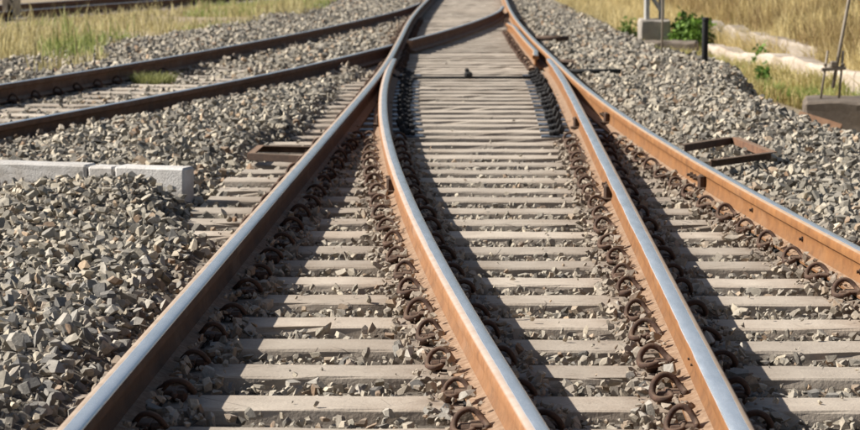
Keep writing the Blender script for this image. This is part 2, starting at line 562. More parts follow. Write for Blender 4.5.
def rail_mesh(name, cv, y0, y1, step=0.3, limit=None, side=0, zdip=None, shift=None):
    """sweep the rail profile; limit(Y) = the stock rail it is planed against on `side`"""
    ysn = np.linspace(y0, y1, max(2, int(round((y1 - y0) / step)) + 1))
    V, U, Hh = [], [], []
    n = len(PROF)
    for Y in ysn:
        x = float(cv(Y)) + (float(shift(Y)) if shift else 0)
        s = float(cv.slope(Y))
        L = math.hypot(1, s)
        nx, ny = 1 / L, -s / L
        dz = zdip(Y) if zdip else 0.0
        for (px, pz) in PROF:
            u = px
            if limit is not None:
                gap = float(limit(Y)) - x            # stock centre relative to this rail
                w = 0.078 if pz < 0.035 else (0.039 if pz > 0.10 else 0.013 + 0.02)
                if side < 0:
                    u = max(u, gap + w)
                    u = min(u, 0.075) if pz < 0.035 else u
                else:
                    u = min(u, gap - w)
            V.append((x + nx * u, Y + ny * u, RZ0 + pz + dz))
            U.append(px / 0.036)
            Hh.append(pz)
    F = []
    for i in range(len(ysn) - 1):
        for k in range(n):
            k2 = (k + 1) % n
            F.append((i * n + k, i * n + k2, (i + 1) * n + k2, (i + 1) * n + k))
    F.append(tuple(range(n)))
    F.append(tuple((len(ysn) - 1) * n + k for k in reversed(range(n))))
    me = mesh_from(name, V, F)
    bm = bmesh.new(); bm.from_mesh(me)
    bmesh.ops.recalc_face_normals(bm, faces=bm.faces)
    bm.to_mesh(me); bm.free()
    sm = [len(p.vertices) == 4 for p in me.polygons]
    me.polygons.foreach_set('use_smooth', sm)
    me.set_sharp_from_angle(angle=R(38))
    for nm, dat in (('u', U), ('h', Hh)):
        at = me.attributes.new(nm, 'FLOAT', 'POINT')
        at.data.foreach_set('value', np.array(dat, dtype=np.float32))
    return me

rA = tag(obj('stock_rail', rail_mesh('stock_rail_a', cA, 1.5, 85), M_RAIL_A), 'long straight running rail furthest left in the foreground, polished on its right edge', 'rail', 'rails of the near turnout')
rD = tag(obj('stock_rail', rail_mesh('stock_rail_d', cD, 1.5, 85), M_RAIL_D), 'outer right rail with bright orange rusted side, leaving at the right edge', 'rail', 'rails of the near turnout')
rB = tag(obj('switch_blade', rail_mesh('blade_b', cB, 1.5, 26.4, 0.2, cA, -1), M_RAIL_B), 'curved switch rail starting at the left rail and sweeping down to bottom centre', 'rail', 'rails of the near turnout')
rC = tag(obj('switch_blade', rail_mesh('blade_c', cC, 1.5, 26.4, 0.2, cD, 1), M_RAIL_C), 'straight switch rail with orange side between bottom centre and the right stock rail', 'rail', 'rails of the near turnout')
rL1 = tag(obj('rail', rail_mesh('rail_l1', cL1, 8, 51.0, 0.3, cA, 1), M_RAIL_L), 'far dark rail of the left diverging track with grass behind it', 'rail', 'rails of the left diverging track')
rL2 = tag(obj('rail', rail_mesh('rail_l2', cL2, 8, 30.1, 0.3, cA, 1), M_RAIL_L), 'near dark rail of the left diverging track, ending at the crossing', 'rail', 'rails of the left diverging track')
rL3 = tag(obj('closure_rail', rail_mesh('rail_l3', cL2, 31.55, 48.5, 0.3, cD, 1), M_RAIL_L), 'dark curved rail beyond the crossing, slanting across to the far right rail', 'rail', 'rails of the left diverging track')
def flare(Y):
    return -0.112 - 0.05 * sstep(28.6, 27.2, Y) - 0.06 * sstep(36.6, 38.4, Y)
rK = tag(obj('check_rail', rail_mesh('check_rail', cD, 27.2, 38.2, 0.25, cD, 1, shift=flare), M_RAIL_D), 'short orange check rail with flared end beside the far right rail', 'rail')
tag(obj('rail', rail_mesh('rail_f1', cF1, 20, 70, 1.0), M_RAIL_L), 'nearer rail of the distant track behind the grass at top left', 'rail', 'rails of the distant track')
tag(obj('rail', rail_mesh('rail_f2', cF2, 20, 70, 1.0), M_RAIL_L), 'further rail of the distant track behind the grass at top left', 'rail', 'rails of the distant track')

# small fittings on the rails
bm = bmesh.new()
box_bm(bm, (0, 0, 0.075), (0.045, 0.05, 0.085), None, 0.012)
box_bm(bm, (-0.01, 0, 0.035), (0.07, 0.07, 0.02), None, 0.006)
STOP = bm_mesh('stop_block', bm)
bm = bmesh.new()
bmesh.ops.create_cone(bm, cap_ends=True, segments=6, radius1=0.017, radius2=0.017, depth=0.02, matrix=Matrix.Rotation(R(90), 4, 'Y'))
bmesh.ops.create_cone(bm, cap_ends=True, segments=8, radius1=0.009, radius2=0.009, depth=0.06, matrix=Matrix.Rotation(R(90), 4, 'Y'))
BOLT = bm_mesh('bolt', bm)
for rl, cv, ysl in ((rB, cB, (13.4, 18.4)), (rC, cC, (13.0, 18.1)), (rD, cD, (13.55, 18.6))):
    for Y in ysl:
        o = obj('stop_block', STOP, M_DKRUST, rl)
        o.location = (float(cv(Y)) - 0.032, Y, RZ0)
        for q in (0.24, 0.36, 0.48):
            b = obj('bolt', BOLT, M_DKRUST, rl)
            b.location = (float(cv(Y + q)) - 0.014, Y + q, RZ0 + 0.07)
for Y in (9.8, 10.9, 12.1):
    b = obj('bolt', BOLT, M_DKRUST, rD); b.scale = (0.55, 0.5, 0.8)
    b.location = (float(cD(Y)) - 0.010, Y, RZ0 + 0.075)
for Y in (7.55, 7.66):
    b = obj('bolt', BOLT, M_DKRUST, rC); b.scale = (0.5, 0.5, 0.5)
    b.location = (float(cC(Y)) - 0.010, Y, RZ0 + 0.085)

# ------------------------------------------------------------------ sleepers with clips
clip_path = smooth_pts([(0.055, -0.055, 0.030), (0.055, 0.0, 0.030), (0.056, 0.046, 0.030), (0.074, 0.066, 0.028), (0.104, 0.056, 0.024), (0.119, 0.020, 0.026),
                        (0.117, -0.012, 0.046), (0.100, -0.030, 0.074), (0.070, -0.036, 0.090), (0.038, -0.031, 0.080), (0.015, -0.014, 0.054), (0.003, 0.012, 0.041), (0.003, 0.038, 0.039)], 3)
CLIP = tube_mesh('clip', [(p[0] * 0.80, p[1] * 0.80, 0.006 + p[2] * 0.84) for p in clip_path], 0.0102, 6)
bm = bmesh.new()
box_bm(bm, (0.048, 0.0, 0.019), (0.046, 0.056, 0.038), None, 0.010)
box_bm(bm, (0.012, 0.0, 0.034), (0.042, 0.085, 0.014), None, 0.004)
SHOULDER = bm_mesh('shoulder', bm)
PAD = box_mesh('rail_pad', (0.152, 0.20, 0.0125), 0.0, (0, 0, 0.0068))
bm = bmesh.new()
box_bm(bm, (0, 0, 0.026), (0.07, 0.11, 0.05), None, 0.012)
box_bm(bm, (0.045, 0, 0.05), (0.06, 0.05, 0.07), Matrix.Rotation(R(25), 3, 'Y'), 0.01)
box_bm(bm, (-0.055, 0.0, 0.02), (0.05, 0.16, 0.035), None, 0.008)
BRACE = bm_mesh('chair_brace', bm)

def sleeper_mesh(name, L, wtop=0.24):
    n = max(4, int(L / 0.14))
    w = wtop / 2
    prof = [(-w - 0.022, -0.20), (-w - 0.003, -0.03), (-w, -0.007), (-w + 0.009, 0.0), (w - 0.009, 0.0), (w, -0.007), (w + 0.003, -0.03), (w + 0.022, -0.20)]
    V, F = [], []
    k = len(prof)
    for i in range(n + 1):
        x = -L / 2 + L * i / n
        chip = 0.012 if random.random() < 0.10 else 0.0
        for j, (py, pz) in enumerate(prof):
            jy = random.uniform(-0.0035, 0.0035)
            jz = random.uniform(-0.002, 0.002)
            if j == 2 and chip:
                jz -= chip * 0.6; jy += chip
            V.append((x, py + jy, pz + jz))
    for i in range(n):
        for j in range(k):
            j2 = (j + 1) % k
            F.append((i * k + j, (i + 1) * k + j, (i + 1) * k + j2, i * k + j2))
    F.append(tuple(range(k)))
    F.append(tuple(n * k + j for j in reversed(range(k))))
    me = mesh_from(name, V, F)
    bm = bmesh.new(); bm.from_mesh(me); bmesh.ops.recalc_face_normals(bm, faces=bm.faces); bm.to_mesh(me); bm.free()
    return me

ORD = ['first', 'second', 'third', 'fourth', 'fifth', 'sixth', 'seventh', 'eighth', 'ninth']
TENS = {2: 'twenty', 3: 'thirty', 4: 'forty', 5: 'fifty', 6: 'sixty', 7: 'seventy', 8: 'eighty', 9: 'ninety'}
TEEN = ['tenth', 'eleventh', 'twelfth', 'thirteenth', 'fourteenth', 'fifteenth', 'sixteenth', 'seventeenth', 'eighteenth', 'nineteenth']
def ordinal(n):
    if n < 10: return ORD[n - 1]
    if n < 20: return TEEN[n - 10]
    t, u = divmod(n, 10)
    if t == 10:
        return 'hundredth' if u == 0 else 'hundred and ' + ORD[u - 1]
    return (TENS[t][:-1] + 'ieth') if u == 0 else TENS[t] + '-' + ORD[u - 1]

SLEEPERS = []     # (cx, cy, halflen, angle) for keeping stones off
def add_part(name, me, mat, par, lx, ly, lz=0.0, rz=0.0):
    o = obj(name, me, mat, par)
    o.location = (lx, ly, lz)
    o.rotation_euler = (0, 0, rz)
    return o

def add_clip(par, railx, side, ly=0.0):
    """side +1: to the right of the rail. clip toe sits on the rail foot"""
    x0 = railx + side * 0.052
    rz = 0 if side > 0 else math.pi
    jit = random.uniform(-0.16, 0.16)
    o = add_part('clip', CLIP, M_CLIP, par, x0 + random.uniform(-0.004, 0.006), ly + random.uniform(-0.02, 0.02), 0, rz + jit)
    o.rotation_euler[0] = random.uniform(-0.12, 0.12)
    o.scale = (random.uniform(0.9, 1.12), random.uniform(0.9, 1.1), random.uniform(0.85, 1.1))
    add_part('shoulder', SHOULDER, M_CLIP, par, x0 + side * 0.02, ly, 0, rz)

ang = -math.atan(0.0265)
Ysl = np.arange(4.15, 64, 0.55)
main_n = 0
for i, Y0 in enumerate(Ysl):
    Y = float(Y0 + random.uniform(-0.025, 0.025))
    a, b, c, d = (float(q(Y)) for q in (cA, cB, cC, cD))
    x0 = a - 0.5
    if Y > 26.8:
        x0 = min(a - 0.5, float(cL1(min(Y, 51))) - 0.5)
    x1 = d + 0.5
    x0 += random.uniform(-0.05, 0.03); x1 += random.uniform(-0.03, 0.05)
    cx = (x0 + x1) / 2
    an = ang + random.uniform(-0.006, 0.006)
    main_n += 1
    s = obj('sleeper', sleeper_mesh('sleeper', x1 - x0, 0.24 if Y < 16.5 else 0.205), M_SLEEP)
    s.location = (cx, Y, random.uniform(-0.010, 0.0))
    s.rotation_euler = (0, 0, an)
    tag(s, 'dusty concrete sleeper under the main turnout, %s counting away from the camera' % ordinal(main_n), 'sleeper', 'concrete sleepers of the main turnout')
    SLEEPERS.append((cx, Y, (x1 - x0) / 2, an))
    _v = np.empty(len(s.data.vertices) * 3, dtype=np.float32); s.data.vertices.foreach_get('co', _v); _v = _v.reshape(-1, 3)
    wx, wy = cx + _v[:, 0], np.full(len(_v), Y)
    rdv = np.minimum(np.minimum(np.abs(wx - a), np.abs(wx - d)), np.minimum(np.abs(wx - b), np.abs(wx - c)) + (9 if Y > 26.5 else 0))
    st_ = s.data.attributes.new('stain', 'FLOAT', 'POINT')
    st_.data.foreach_set('value', (np.clip(1.10 - rdv / 0.30, 0, 0.8) * (1.0 if Y < 27 else 0.6)).astype(np.float32))
    loc = lambda x: (x - cx)
    def railpos(cv):
        # where the rail crosses the rotated sleeper
        x = float(cv(Y)); yy = Y + (x - cx) * math.tan(an)
        x = float(cv(yy)); return (x - cx) / math.cos(an)
    if Y < 17.6:
        for cv in (cA, cB, cC, cD):
            px = railpos(cv)
            add_part('rail_pad', PAD, M_IRON, s, px, 0)
            for sd in (-1, 1):
                if cv is cA and sd < 0 and Y < 11.5: continue
                if cv is cD and sd > 0: continue
                add_clip(s, px, sd)
    elif Y < 26.6:
        pa, pb, pc, pd = (railpos(q) for q in (cA, cB, cC, cD))
        pl = box_mesh('slide_plate', (pb + 0.30 - (pa - 0.13), 0.17, 0.0125), 0.002, ((pa - 0.13 + pb + 0.30) / 2, 0, 0.0068))
        obj('slide_plate', pl, M_SLIDE, s)
        pl = box_mesh('slide_plate', (pd + 0.13 - (pc - 0.30), 0.17, 0.0125), 0.002, ((pd + 0.13 + pc - 0.30) / 2, 0, 0.0068))
        obj('slide_plate', pl, M_SLIDE, s)
        for px_, rz_ in ((pb + 0.175, math.pi), (pc - 0.175, 0)):
            o = add_part('chair_brace', BRACE, random.choice((M_IRON, M_IRON, M_DKRUST)), s, px_ + random.uniform(-0.012, 0.012), random.uniform(-0.015, 0.015), 0.012, rz_ + random.uniform(-0.2, 0.2))
            o.scale = (random.uniform(0.65, 0.85), random.uniform(0.6, 0.85), random.uniform(0.8, 1.1))
        add_clip(s, pa, -1); 
    elif Y < 44:
        for cv, sds in ((cA, (-1, 1)), (cD, (-1, 1))):
            px = railpos(cv)
            add_part('rail_pad', PAD, M_IRON, s, px, 0)
            for sd in sds:
                if cv is cD and sd < 0 and Y < 38.5: 
                    if Y > 27.2:
                        add_clip(s, railpos(cv) - 0.11, -1)
                    continue
                add_clip(s, px, sd)
    else:
        for cv in (cA, cD):
            add_part('rail_pad', PAD, M_IRON, s, railpos(cv), 0)

# left diverging track
ln = 0
Y = 14.2
while Y < 26.4:
    sl = float(cL2.slope(Y))
    an = -math.atan(sl)
    xl = float(cL1(Y)) - 0.5
    xr = min(float(cL2(Y)) + 0.5, float(cA(Y)) - 0.68)
    cx = (xl + xr) / 2
    ln += 1
    s = obj('sleeper', sleeper_mesh('sleeper', (xr - xl) / math.cos(an)), M_SLEEP)
    s.location = (cx, Y, -0.003)
    s.rotation_euler = (0, 0, an)
    tag(s, 'half-buried concrete sleeper under the dark left diverging track, %s counting from the near end' % ordinal(ln), 'sleeper', 'concrete sleepers of the left track')
    SLEEPERS.append((cx, Y, (xr - xl) / 2, an))
    for cv in (cL1, cL2):
        yy = Y
        for _ in range(4):
            yy = Y + (float(cv(yy)) - cx) * math.tan(an)
        px = (float(cv(yy)) - cx) / math.cos(an)
        add_part('rail_pad', PAD, M_IRON, s, px, 0)
        for sd in (-1, 1):
            if cv is cL2 and sd > 0: continue
            add_clip(s, px, sd)
    Y += 0.6 if Y < 25 else 0.55

# distant track
fn = 0
for Y in np.arange(40, 66, 0.65):
    fn += 1
    an = -math.atan(0.19)
    xm = (float(cF1(Y)) + float(cF2(Y))) / 2
    s = obj('sleeper', sleeper_mesh('sleeper', 2.75), M_SLEEP)
    s.location = (xm, float(Y), float(Hg(np.array(xm), np.array(Y))) * 0 + 0.0)
    s.rotation_euler = (0, 0, an)
    tag(s, 'concrete sleeper of the distant top-left track, %s counting from the near end' % ordinal(fn), 'sleeper', 'sleepers of the distant track')
    SLEEPERS.append((xm, float(Y), 1.35, an))

# ------------------------------------------------------------------ stretcher bar and cross rods
st = empty('stretcher_bar', (0.4, 25.24, 0.0))
o = obj('bar', tube_mesh('bar', [(-0.78, 0, 0.030), (-0.2, 0.006, 0.028), (0.3, -0.004, 0.030), (0.75, -0.02, 0.030)], 0.015, 8), M_IRON, st)
bm = bmesh.new()
box_bm(bm, (0.0, 0.0, 0.06), (0.085, 0.10, 0.07), None, 0.022)
box_bm(bm, (-0.015, 0.0, 0.105), (0.045, 0.06, 0.04), None, 0.012)
obj('insulator_block', bm_mesh('insulator_block', bm), M_IRON, st)
for sx in (-0.78, 0.75):
    o = obj('bracket', box_mesh('bracket', (0.05, 0.12, 0.05), 0.008), M_IRON, st); o.location = (sx, 0.0, 0.042)
tag(st, 'black stretcher bar with a lump in its middle joining the two switch rails', 'bar')
def cross_bar(pts, r, mat, name, label, z=0.06):
    me = tube_mesh(name, [(p[0] - pts[0][0], p[1] - pts[0][1], 0) for p in pts], r, 8)
    o = obj(name, me, mat); o.location = (pts[0][0], pts[0][1], z)
    return tag(o, label, 'rod')
cross_bar([(1.44, 25.16), (1.65, 25.15), (1.98, 25.12)], 0.024, M_IRON, 'operating_rod', 'thick black rod poking into the ballast right of the switch tip', 0.10)
cross_bar([(1.46, 27.6), (1.85, 27.5)], 0.032, M_DKRUST, 'tie_bar', 'dark brown bar end sticking out right of the rail beyond the switch tip', 0.075)
cross_bar([(1.49, 34.2), (1.95, 34.1)], 0.035, M_DKRUST, 'tie_bar', 'furthest dark bar end sticking out right of the far rail', 0.09)

# rusty U-shaped angle-iron frames beside the rails
def u_frame(pts, z, label):
    """pts: four corners of an open U in order; angle irons with a vertical and a flat leg"""
    root = empty('rusty_frame', (pts[1][0], pts[1][1], z))
    for i in range(3):
        p, q = Vector((*pts[i], 0)), Vector((*pts[i + 1], 0))
        v = q - p
        L = v.length
        bm = bmesh.new()
        box_bm(bm, (0, 0, 0), (L + 0.004 * (i == 1), 0.008, 0.046), None, 0.001)
        box_bm(bm, (0, 0.024, 0.0200), (L - 0.012, 0.040, 0.006), None, 0.001)
        o = obj('angle_bar', bm_mesh('angle_bar', bm), M_FRAME if i == 1 else M_DKRUST, root)  # side bars get darker rust as painted shade, the joining bar the lit tone
        m = (p + q) / 2 - Vector((pts[1][0], pts[1][1], 0))
        o.location = (m.x, m.y, 0.002 * i)
        o.rotation_euler = (R(random.uniform(-2, 2)), 0, math.atan2(v.y, v.x))
    return tag(root, label, 'metal frame')
u_frame([(1.62, 15.36), (2.0, 15.95), (2.09, 14.80), (1.66, 14.25)], 0.125, 'rusty U-shaped angle-iron frame lying on ballast right of the orange rail')
u_frame([(-0.78, 16.2), (-1.16, 16.28), (-1.18, 15.62), (-0.80, 15.4)], 0.045, 'small rusty channel frame poking out left of the left rail')

# ------------------------------------------------------------------ pale concrete kerb blocks
def rough_block(name, L, W, H, mat, jit=0.004, seg=0.12, bevel=0.012):
    bm = bmesh.new()
    nx = max(2, int(L / seg)); ny = max(1, int(W / seg)); nz = max(1, int(H / seg))
    box_bm(bm, (0, 0, H / 2), (L, W, H), None, bevel)
    bmesh.ops.subdivide_edges(bm, edges=[e for e in bm.edges if e.calc_length() > seg * 2], cuts=nx - 1 if nx < 12 else 11, use_grid_fill=True)
    for v in bm.verts:
        v.co += Vector((random.uniform(-jit, jit), random.uniform(-jit, jit), random.uniform(-jit, jit)))
    return obj(name, bm_mesh(name, bm), mat)
k = rough_block('kerb_block', 0.42, 0.15, 0.30, M_KERB, 0.002); k.location = (-1.537, 13.446, -0.113); k.rotation_euler = (0, 0, R(-18))
tag(k, 'pale concrete kerb block with its end showing, nearest the left rail', 'kerb', 'pale kerb blocks in the ballast')
k = rough_block('kerb_block', 0.155, 0.15, 0.30, M_KERB, 0.002); k.location = (-1.82, 13.538, -0.117); k.rotation_euler = (0, 0, R(-18))
tag(k, 'short middle piece of the pale kerb, half hidden by the stone heap', 'kerb', 'pale kerb blocks in the ballast')
k = rough_block('kerb_block', 1.30, 0.155, 0.30, M_KERB, 0.002); k.location = (-2.523, 13.766, -0.110); k.rotation_euler = (0, 0, R(-18))
tag(k, 'long pale concrete kerb block running out of the left edge', 'kerb', 'pale kerb blocks in the ballast')

# ------------------------------------------------------------------ loose ballast stones
def cut_proto(ncut, flat):
    """crushed stone: a block split by random planes"""
    bm = bmesh.new()
    bmesh.ops.create_cube(bm, size=2.0)
    M_ = Matrix.Rotation(rng.uniform(0, 6.28), 3, Vector(rng.normal(size=3)).normalized())
    for v in bm.verts: v.co = M_ @ v.co
    for k_ in range(ncut):
        nrm = Vector(rng.normal(size=3)).normalized()
        dd = rng.uniform(0.45, 0.85)
        r = bmesh.ops.bisect_plane(bm, geom=bm.verts[:] + bm.edges[:] + bm.faces[:], plane_co=nrm * dd, plane_no=nrm, clear_outer=True)
        es = [e for e in r['geom_cut'] if isinstance(e, bmesh.types.BMEdge)]
        if len(es) > 2:
            bmesh.ops.contextual_create(bm, geom=es)
    bmesh.ops.remove_doubles(bm, verts=bm.verts, dist=0.06)
    V0 = [v.co.copy() for v in bm.verts]
    bm.free()
    bm = bmesh.new()
    sc_ = Vector((1.0, rng.uniform(0.6, 0.95), rng.uniform(*flat)))
    mx = max(v.length for v in V0)
    for v in V0: bm.verts.new(Vector((v.x * sc_.x, v.y * sc_.y, v.z * sc_.z)) / mx * 1.05)
    bmesh.ops.convex_hull(bm, input=bm.verts)
    bmesh.ops.delete(bm, geom=[v for v in bm.verts if not v.link_faces], context='VERTS')
    bmesh.ops.triangulate(bm, faces=bm.faces)
    bmesh.ops.recalc_face_normals(bm, faces=bm.faces)
    bm.verts.index_update()
    V = np.array([v.co[:] for v in bm.verts]); F = np.array([[v.index for v in f.verts] for f in bm.faces])
    bm.free()
    return V, F
PROTO = {'near': [cut_proto(6 + k_ % 6, (0.42, 0.85)) for k_ in range(48)],
         'mid': [cut_proto(4, (0.45, 0.85)) for _ in range(24)],
         'far': [cut_proto(1, (0.5, 0.85)) for _ in range(16)]}
print('proto tris', [np.mean([len(F) for V, F in PROTO[k_]]) for k_ in PROTO])

PAL = np.array([(0.09, 0.088, 0.086), (0.16, 0.155, 0.145), (0.23, 0.22, 0.20), (0.30, 0.285, 0.255), (0.37, 0.345, 0.30), (0.44, 0.405, 0.345), (0.52, 0.475, 0.40), (0.36, 0.275, 0.20), (0.26, 0.18, 0.125)])
PW = np.array([0.05, 0.11, 0.18, 0.22, 0.19, 0.12, 0.05, 0.05, 0.03]); PW /= PW.sum()

def on_sleeper(X, Y, pad):
    hit = np.zeros(X.shape, bool)
    for (cx, cy, hl, an) in SLEEPERS:
        sel = np.abs(Y - cy) < 0.15 + pad + hl * abs(math.sin(an)) + 0.02
        if not sel.any(): continue
        dx, dy = X[sel] - cx, Y[sel] - cy
        u = dx * math.cos(an) + dy * math.sin(an)
        v = -dx * math.sin(an) + dy * math.cos(an)
        hit[sel] |= (np.abs(u) < hl + pad) & (np.abs(v) < 0.135 + pad)
    return hit

def rail_dist(X, Y):
    d = np.full(X.shape, 9.0)
    for cv, y0, y1 in ((cA, 0, 85), (cB, 0, 26.4), (cC, 0, 26.4), (cD, 0, 85), (cL1, 0, 51), (cL2, 0, 29.4), (cL2, 31.5, 48.5)):
        q = np.abs(X - cv(Y)) * np.cos(np.arctan(cv.slope(Y)))
        d = np.minimum(d, np.where((Y > y0) & (Y < y1), q, 9))
    q = np.abs(X - (cD(Y) - 0.112)); d = np.minimum(d, np.where((Y > 27) & (Y < 38.4), q, 9))
    return d

def scatter(y0, y1, gridsz, smin, smax, keep_l, keep_r):
    gy = np.arange(y0, y1, gridsz)
    pts = []
    for y in gy:
        x0 = -0.178 * y - keep_l; x1 = 0.178 * y + keep_r
        x0 = max(x0, float(cL1(min(y, 51))) - 3.3); x1 = min(x1, 4.7 if y > 15 else 5.2)
        xs_ = np.arange(x0, x1, gridsz)
        pts.append(np.stack([xs_, np.full(len(xs_), y)], 1))
    P = np.concatenate(pts)
    P += rng.uniform(-0.5, 0.5, P.shape) * gridsz
    n = len(P)
    size = smin + (smax - smin) * rng.random(n) ** 1.7
    X, Y = P[:, 0], P[:, 1]
    hb = Hb(X, Y)
    hg = Hg(X, Y)
    ok = hb > hg - 0.03
    rd = rail_dist(X, Y)
    a, d = cA(Y), cD(Y)
    low = hb < 0.0
    sl = on_sleeper(X, Y, 0.006)
    sl_in = sl & low
    ok &= ~sl_in | (rng.random(n) < np.where((rd < 0.20) & (Y < 17.5), 0.55, np.where(Y > 17.5, 0.04, 0.03)))
    size = np.where(sl_in, size * 0.6, size)
    ok &= rd > np.where(hb > 0.0, 0.045 + size * 0.75, 0.040 + size * 0.75)
    # crossing, slide plates: swept clear; beyond the switch the bed is dusty with few stones
    four = (X > a - 0.05) & (X < d + 0.05)
    far_in = (X > np.minimum(cL1(Y), a) - 0.2) & (X < d + 0.15) & (Y > 26.5)
    dust_in = four & (Y > 17.3) & (Y <= 26.5)
    lbed = (X < cL2(Y) + 0.05) & (X > cL1(Y) - 0.1) & (Y < 28)
    patch = vnoise(X * 1.7 + 11, Y * 1.7 + 3)
    keep = np.ones(n)
    keep = np.where(four & (Y <= 17.3), np.where(rd < 0.24, 1.0, 0.62 + 0.5 * patch), keep)
    keep = np.where(dust_in, 0.20 + 0.6 * sstep(0.45, 0.75, patch), keep)
    keep = np.where(far_in, np.where(X < a - 0.15, 0.8, 0.10), keep)
    keep = np.where(lbed & (Y < 28), 0.55 + 0.4 * patch, keep)
    keep = np.where((cL1(Y) - X > 1.2) & (Y < 31), 0.3, keep)
    ok &= rng.random(n) < keep
    # fade out at bed edges
    ok &= rng.random(n) < sstep(-0.05, 0.05, hb - hg + 0.02 * rng.normal(size=n)) + 0.15
    # off the kerb blocks
    kx = (X > -3.3) & (X < -1.31); ky = np.abs(Y - (13.446 + (-1.537 - X) * 0.325)) < 0.115
    ok &= ~(kx & ky)
    idx = np.nonzero(ok)[0]
    X, Y, size, hb, rd, sl_in = X[idx], Y[idx], size[idx], hb[idx], rd[idx], sl_in[idx]
    fl = four[idx]
    size = np.where(fl, size * np.where(rd < 0.22, 0.86, 0.76), size)
    z = np.maximum(hb, Hg(X, Y)) + size * rng.uniform(-0.35, 0.95, len(X))
    z = np.where(sl_in, size * 0.42 + np.where(rd < 0.085, 0.025, np.where(rd < 0.16, 0.022 * rng.random(len(X)), 0)), z)
    near_lip = fl & ~sl_in
    heap = near_lip & (rd < 0.22) & (Y < 17.3)
    z = np.where(near_lip, hb + 0.002 + rng.random(len(X)) ** 1.3 * 0.040, z)
    z = np.where(heap, np.maximum(z, np.where(rd < 0.10, 0.035, -0.015) + 0.035 * rng.random(len(X))), z)
    # colours
    ci = rng.choice(len(PAL), len(X), p=PW)
    col = PAL[ci] * rng.uniform(0.82, 1.18, (len(X), 1)) * np.array([1.08, 1.035, 0.94])
    brown = np.clip(1.3 - rd / 0.26, 0, 1) * (0.35 + 0.55 * rng.random(len(X)))
    col = col * (1 - brown[:, None]) + np.array([0.20, 0.125, 0.08]) * brown[:, None]
    dusty = np.where(fl, 0.55, 0.12) * rng.random(len(X))
    col = col * (1 - dusty[:, None]) + np.array([0.40, 0.345, 0.275]) * dusty[:, None]
    rot = rng.normal(size=(len(X), 4)); rot[:, 1:3] *= np.where(rng.random(len(X)) < 0.55, 0.35, 1.0)[:, None]
    rot[:, 0] += 1e-6
    rot /= np.linalg.norm(rot, axis=1)[:, None]
    sc = np.stack([size, size * rng.uniform(0.8, 1.15, len(X)), size * rng.uniform(0.75, 1.1, len(X))], 1)
    return dict(p=np.stack([X, Y, z], 1), q=rot, s=sc, c=col)

def quat_mats(q):
    w, x, y, z = q.T
    return np.stack([1 - 2 * (y * y + z * z), 2 * (x * y - z * w), 2 * (x * z + y * w),
                     2 * (x * y + z * w), 1 - 2 * (x * x + z * z), 2 * (y * z - x * w),
                     2 * (x * z - y * w), 2 * (y * z + x * w), 1 - 2 * (x * x + y * y)], 1).reshape(-1, 3, 3)

def build_stones(d, protos, sel):
    pi = d['pi'][sel]
    Vs, Fs, Cs = [], [], []
    base = 0
    p, q, s, c = (d[k_][sel] for k_ in 'pqsc')
    RM = quat_mats(q)
    for k_, (V, F) in enumerate(protos):
        m = np.nonzero(pi == k_)[0]
        if not len(m): continue
        W = V[None] * s[m][:, None, :]
        W = np.einsum('nij,nvj->nvi', RM[m], W) + p[m][:, None, :]
        nv = len(V)
        Fk = F[None] + (np.arange(len(m)) * nv)[:, None, None] + base
        Vs.append(W.reshape(-1, 3)); Fs.append(Fk.reshape(-1, 3)); Cs.append(np.repeat(c[m], nv, 0))
        base += nv * len(m)
    return np.concatenate(Vs), np.concatenate(Fs), np.concatenate(Cs)

Z1 = scatter(4.6, 12.8, 0.034, 0.013, 0.050, 0.7, 0.7)
Z2 = scatter(12.8, 25.0, 0.043, 0.017, 0.048, 0.7, 0.7)
Z3 = scatter(25.0, 62.0, 0.072, 0.027, 0.056, 0.8, 0.8)
# the bed goes on beside the picture: the same stones, set a little wider apart
Z4 = scatter(4.0, 26.0, 0.062, 0.025, 0.054, 2.6, 2.6)
_o = np.abs(Z4['p'][:, 0]) > 0.178 * Z4['p'][:, 1] + 0.68
Z4 = {k_: v_[_o] for k_, v_ in Z4.items()}
for Z, kk in ((Z1, 'near'), (Z2, 'mid'), (Z3, 'far'), (Z4, 'far')):
    Z['pi'] = rng.integers(0, len(PROTO[kk]), len(Z['p']))

# the 300 stones that show largest are pieces of their own
pz = Z1['p']; sm = Z1['s'].mean(1)
ppx = 430 + 2420 * pz[:, 0] / pz[:, 1]
ppy = -57 + 2420 * (1.424 - pz[:, 2]) / pz[:, 1]
inview = (ppx > 4) & (ppx < 856) & (ppy < 424)
score = np.where(inview, sm / pz[:, 1], -1)
top = np.argsort(-score)[:300]
mask = np.ones(len(pz), bool); mask[top] = False
proto_me = []
for (V, F) in PROTO['near']:
    me = tri_mesh('stone', V, F)
    me.materials.append(M_STONE1)
    proto_me.append(me)
from mathutils import Quaternion
for i in top:
    o = obj('stone', proto_me[Z1['pi'][i]], None, bed)
    o.location = tuple(float(v) for v in Z1['p'][i])
    o.rotation_mode = 'QUATERNION'
    o.rotation_quaternion = Quaternion([float(v) for v in Z1['q'][i]])
    o.scale = tuple(float(v) for v in Z1['s'][i])
parts = [build_stones(Z1, PROTO['near'], np.nonzero(mask)[0]), build_stones(Z2, PROTO['mid'], np.arange(len(Z2['p']))), build_stones(Z3, PROTO['far'], np.arange(len(Z3['p']))), build_stones(Z4, PROTO['far'], np.arange(len(Z4['p'])))]
off = 0; VV, FF, CC = [], [], []
for V, F, c in parts:
    VV.append(V); FF.append(F + off); CC.append(c); off += len(V)
FF = np.concatenate(FF)
ls = obj('loose_stones', tri_mesh('loose_stones', np.concatenate(VV), FF, np.concatenate(CC)), M_STONE, bed)
ls['kind'] = 'stuff'
print('stones', len(Z1['p']), len(Z2['p']), len(Z3['p']), len(Z4['p']), 'tris', len(FF))

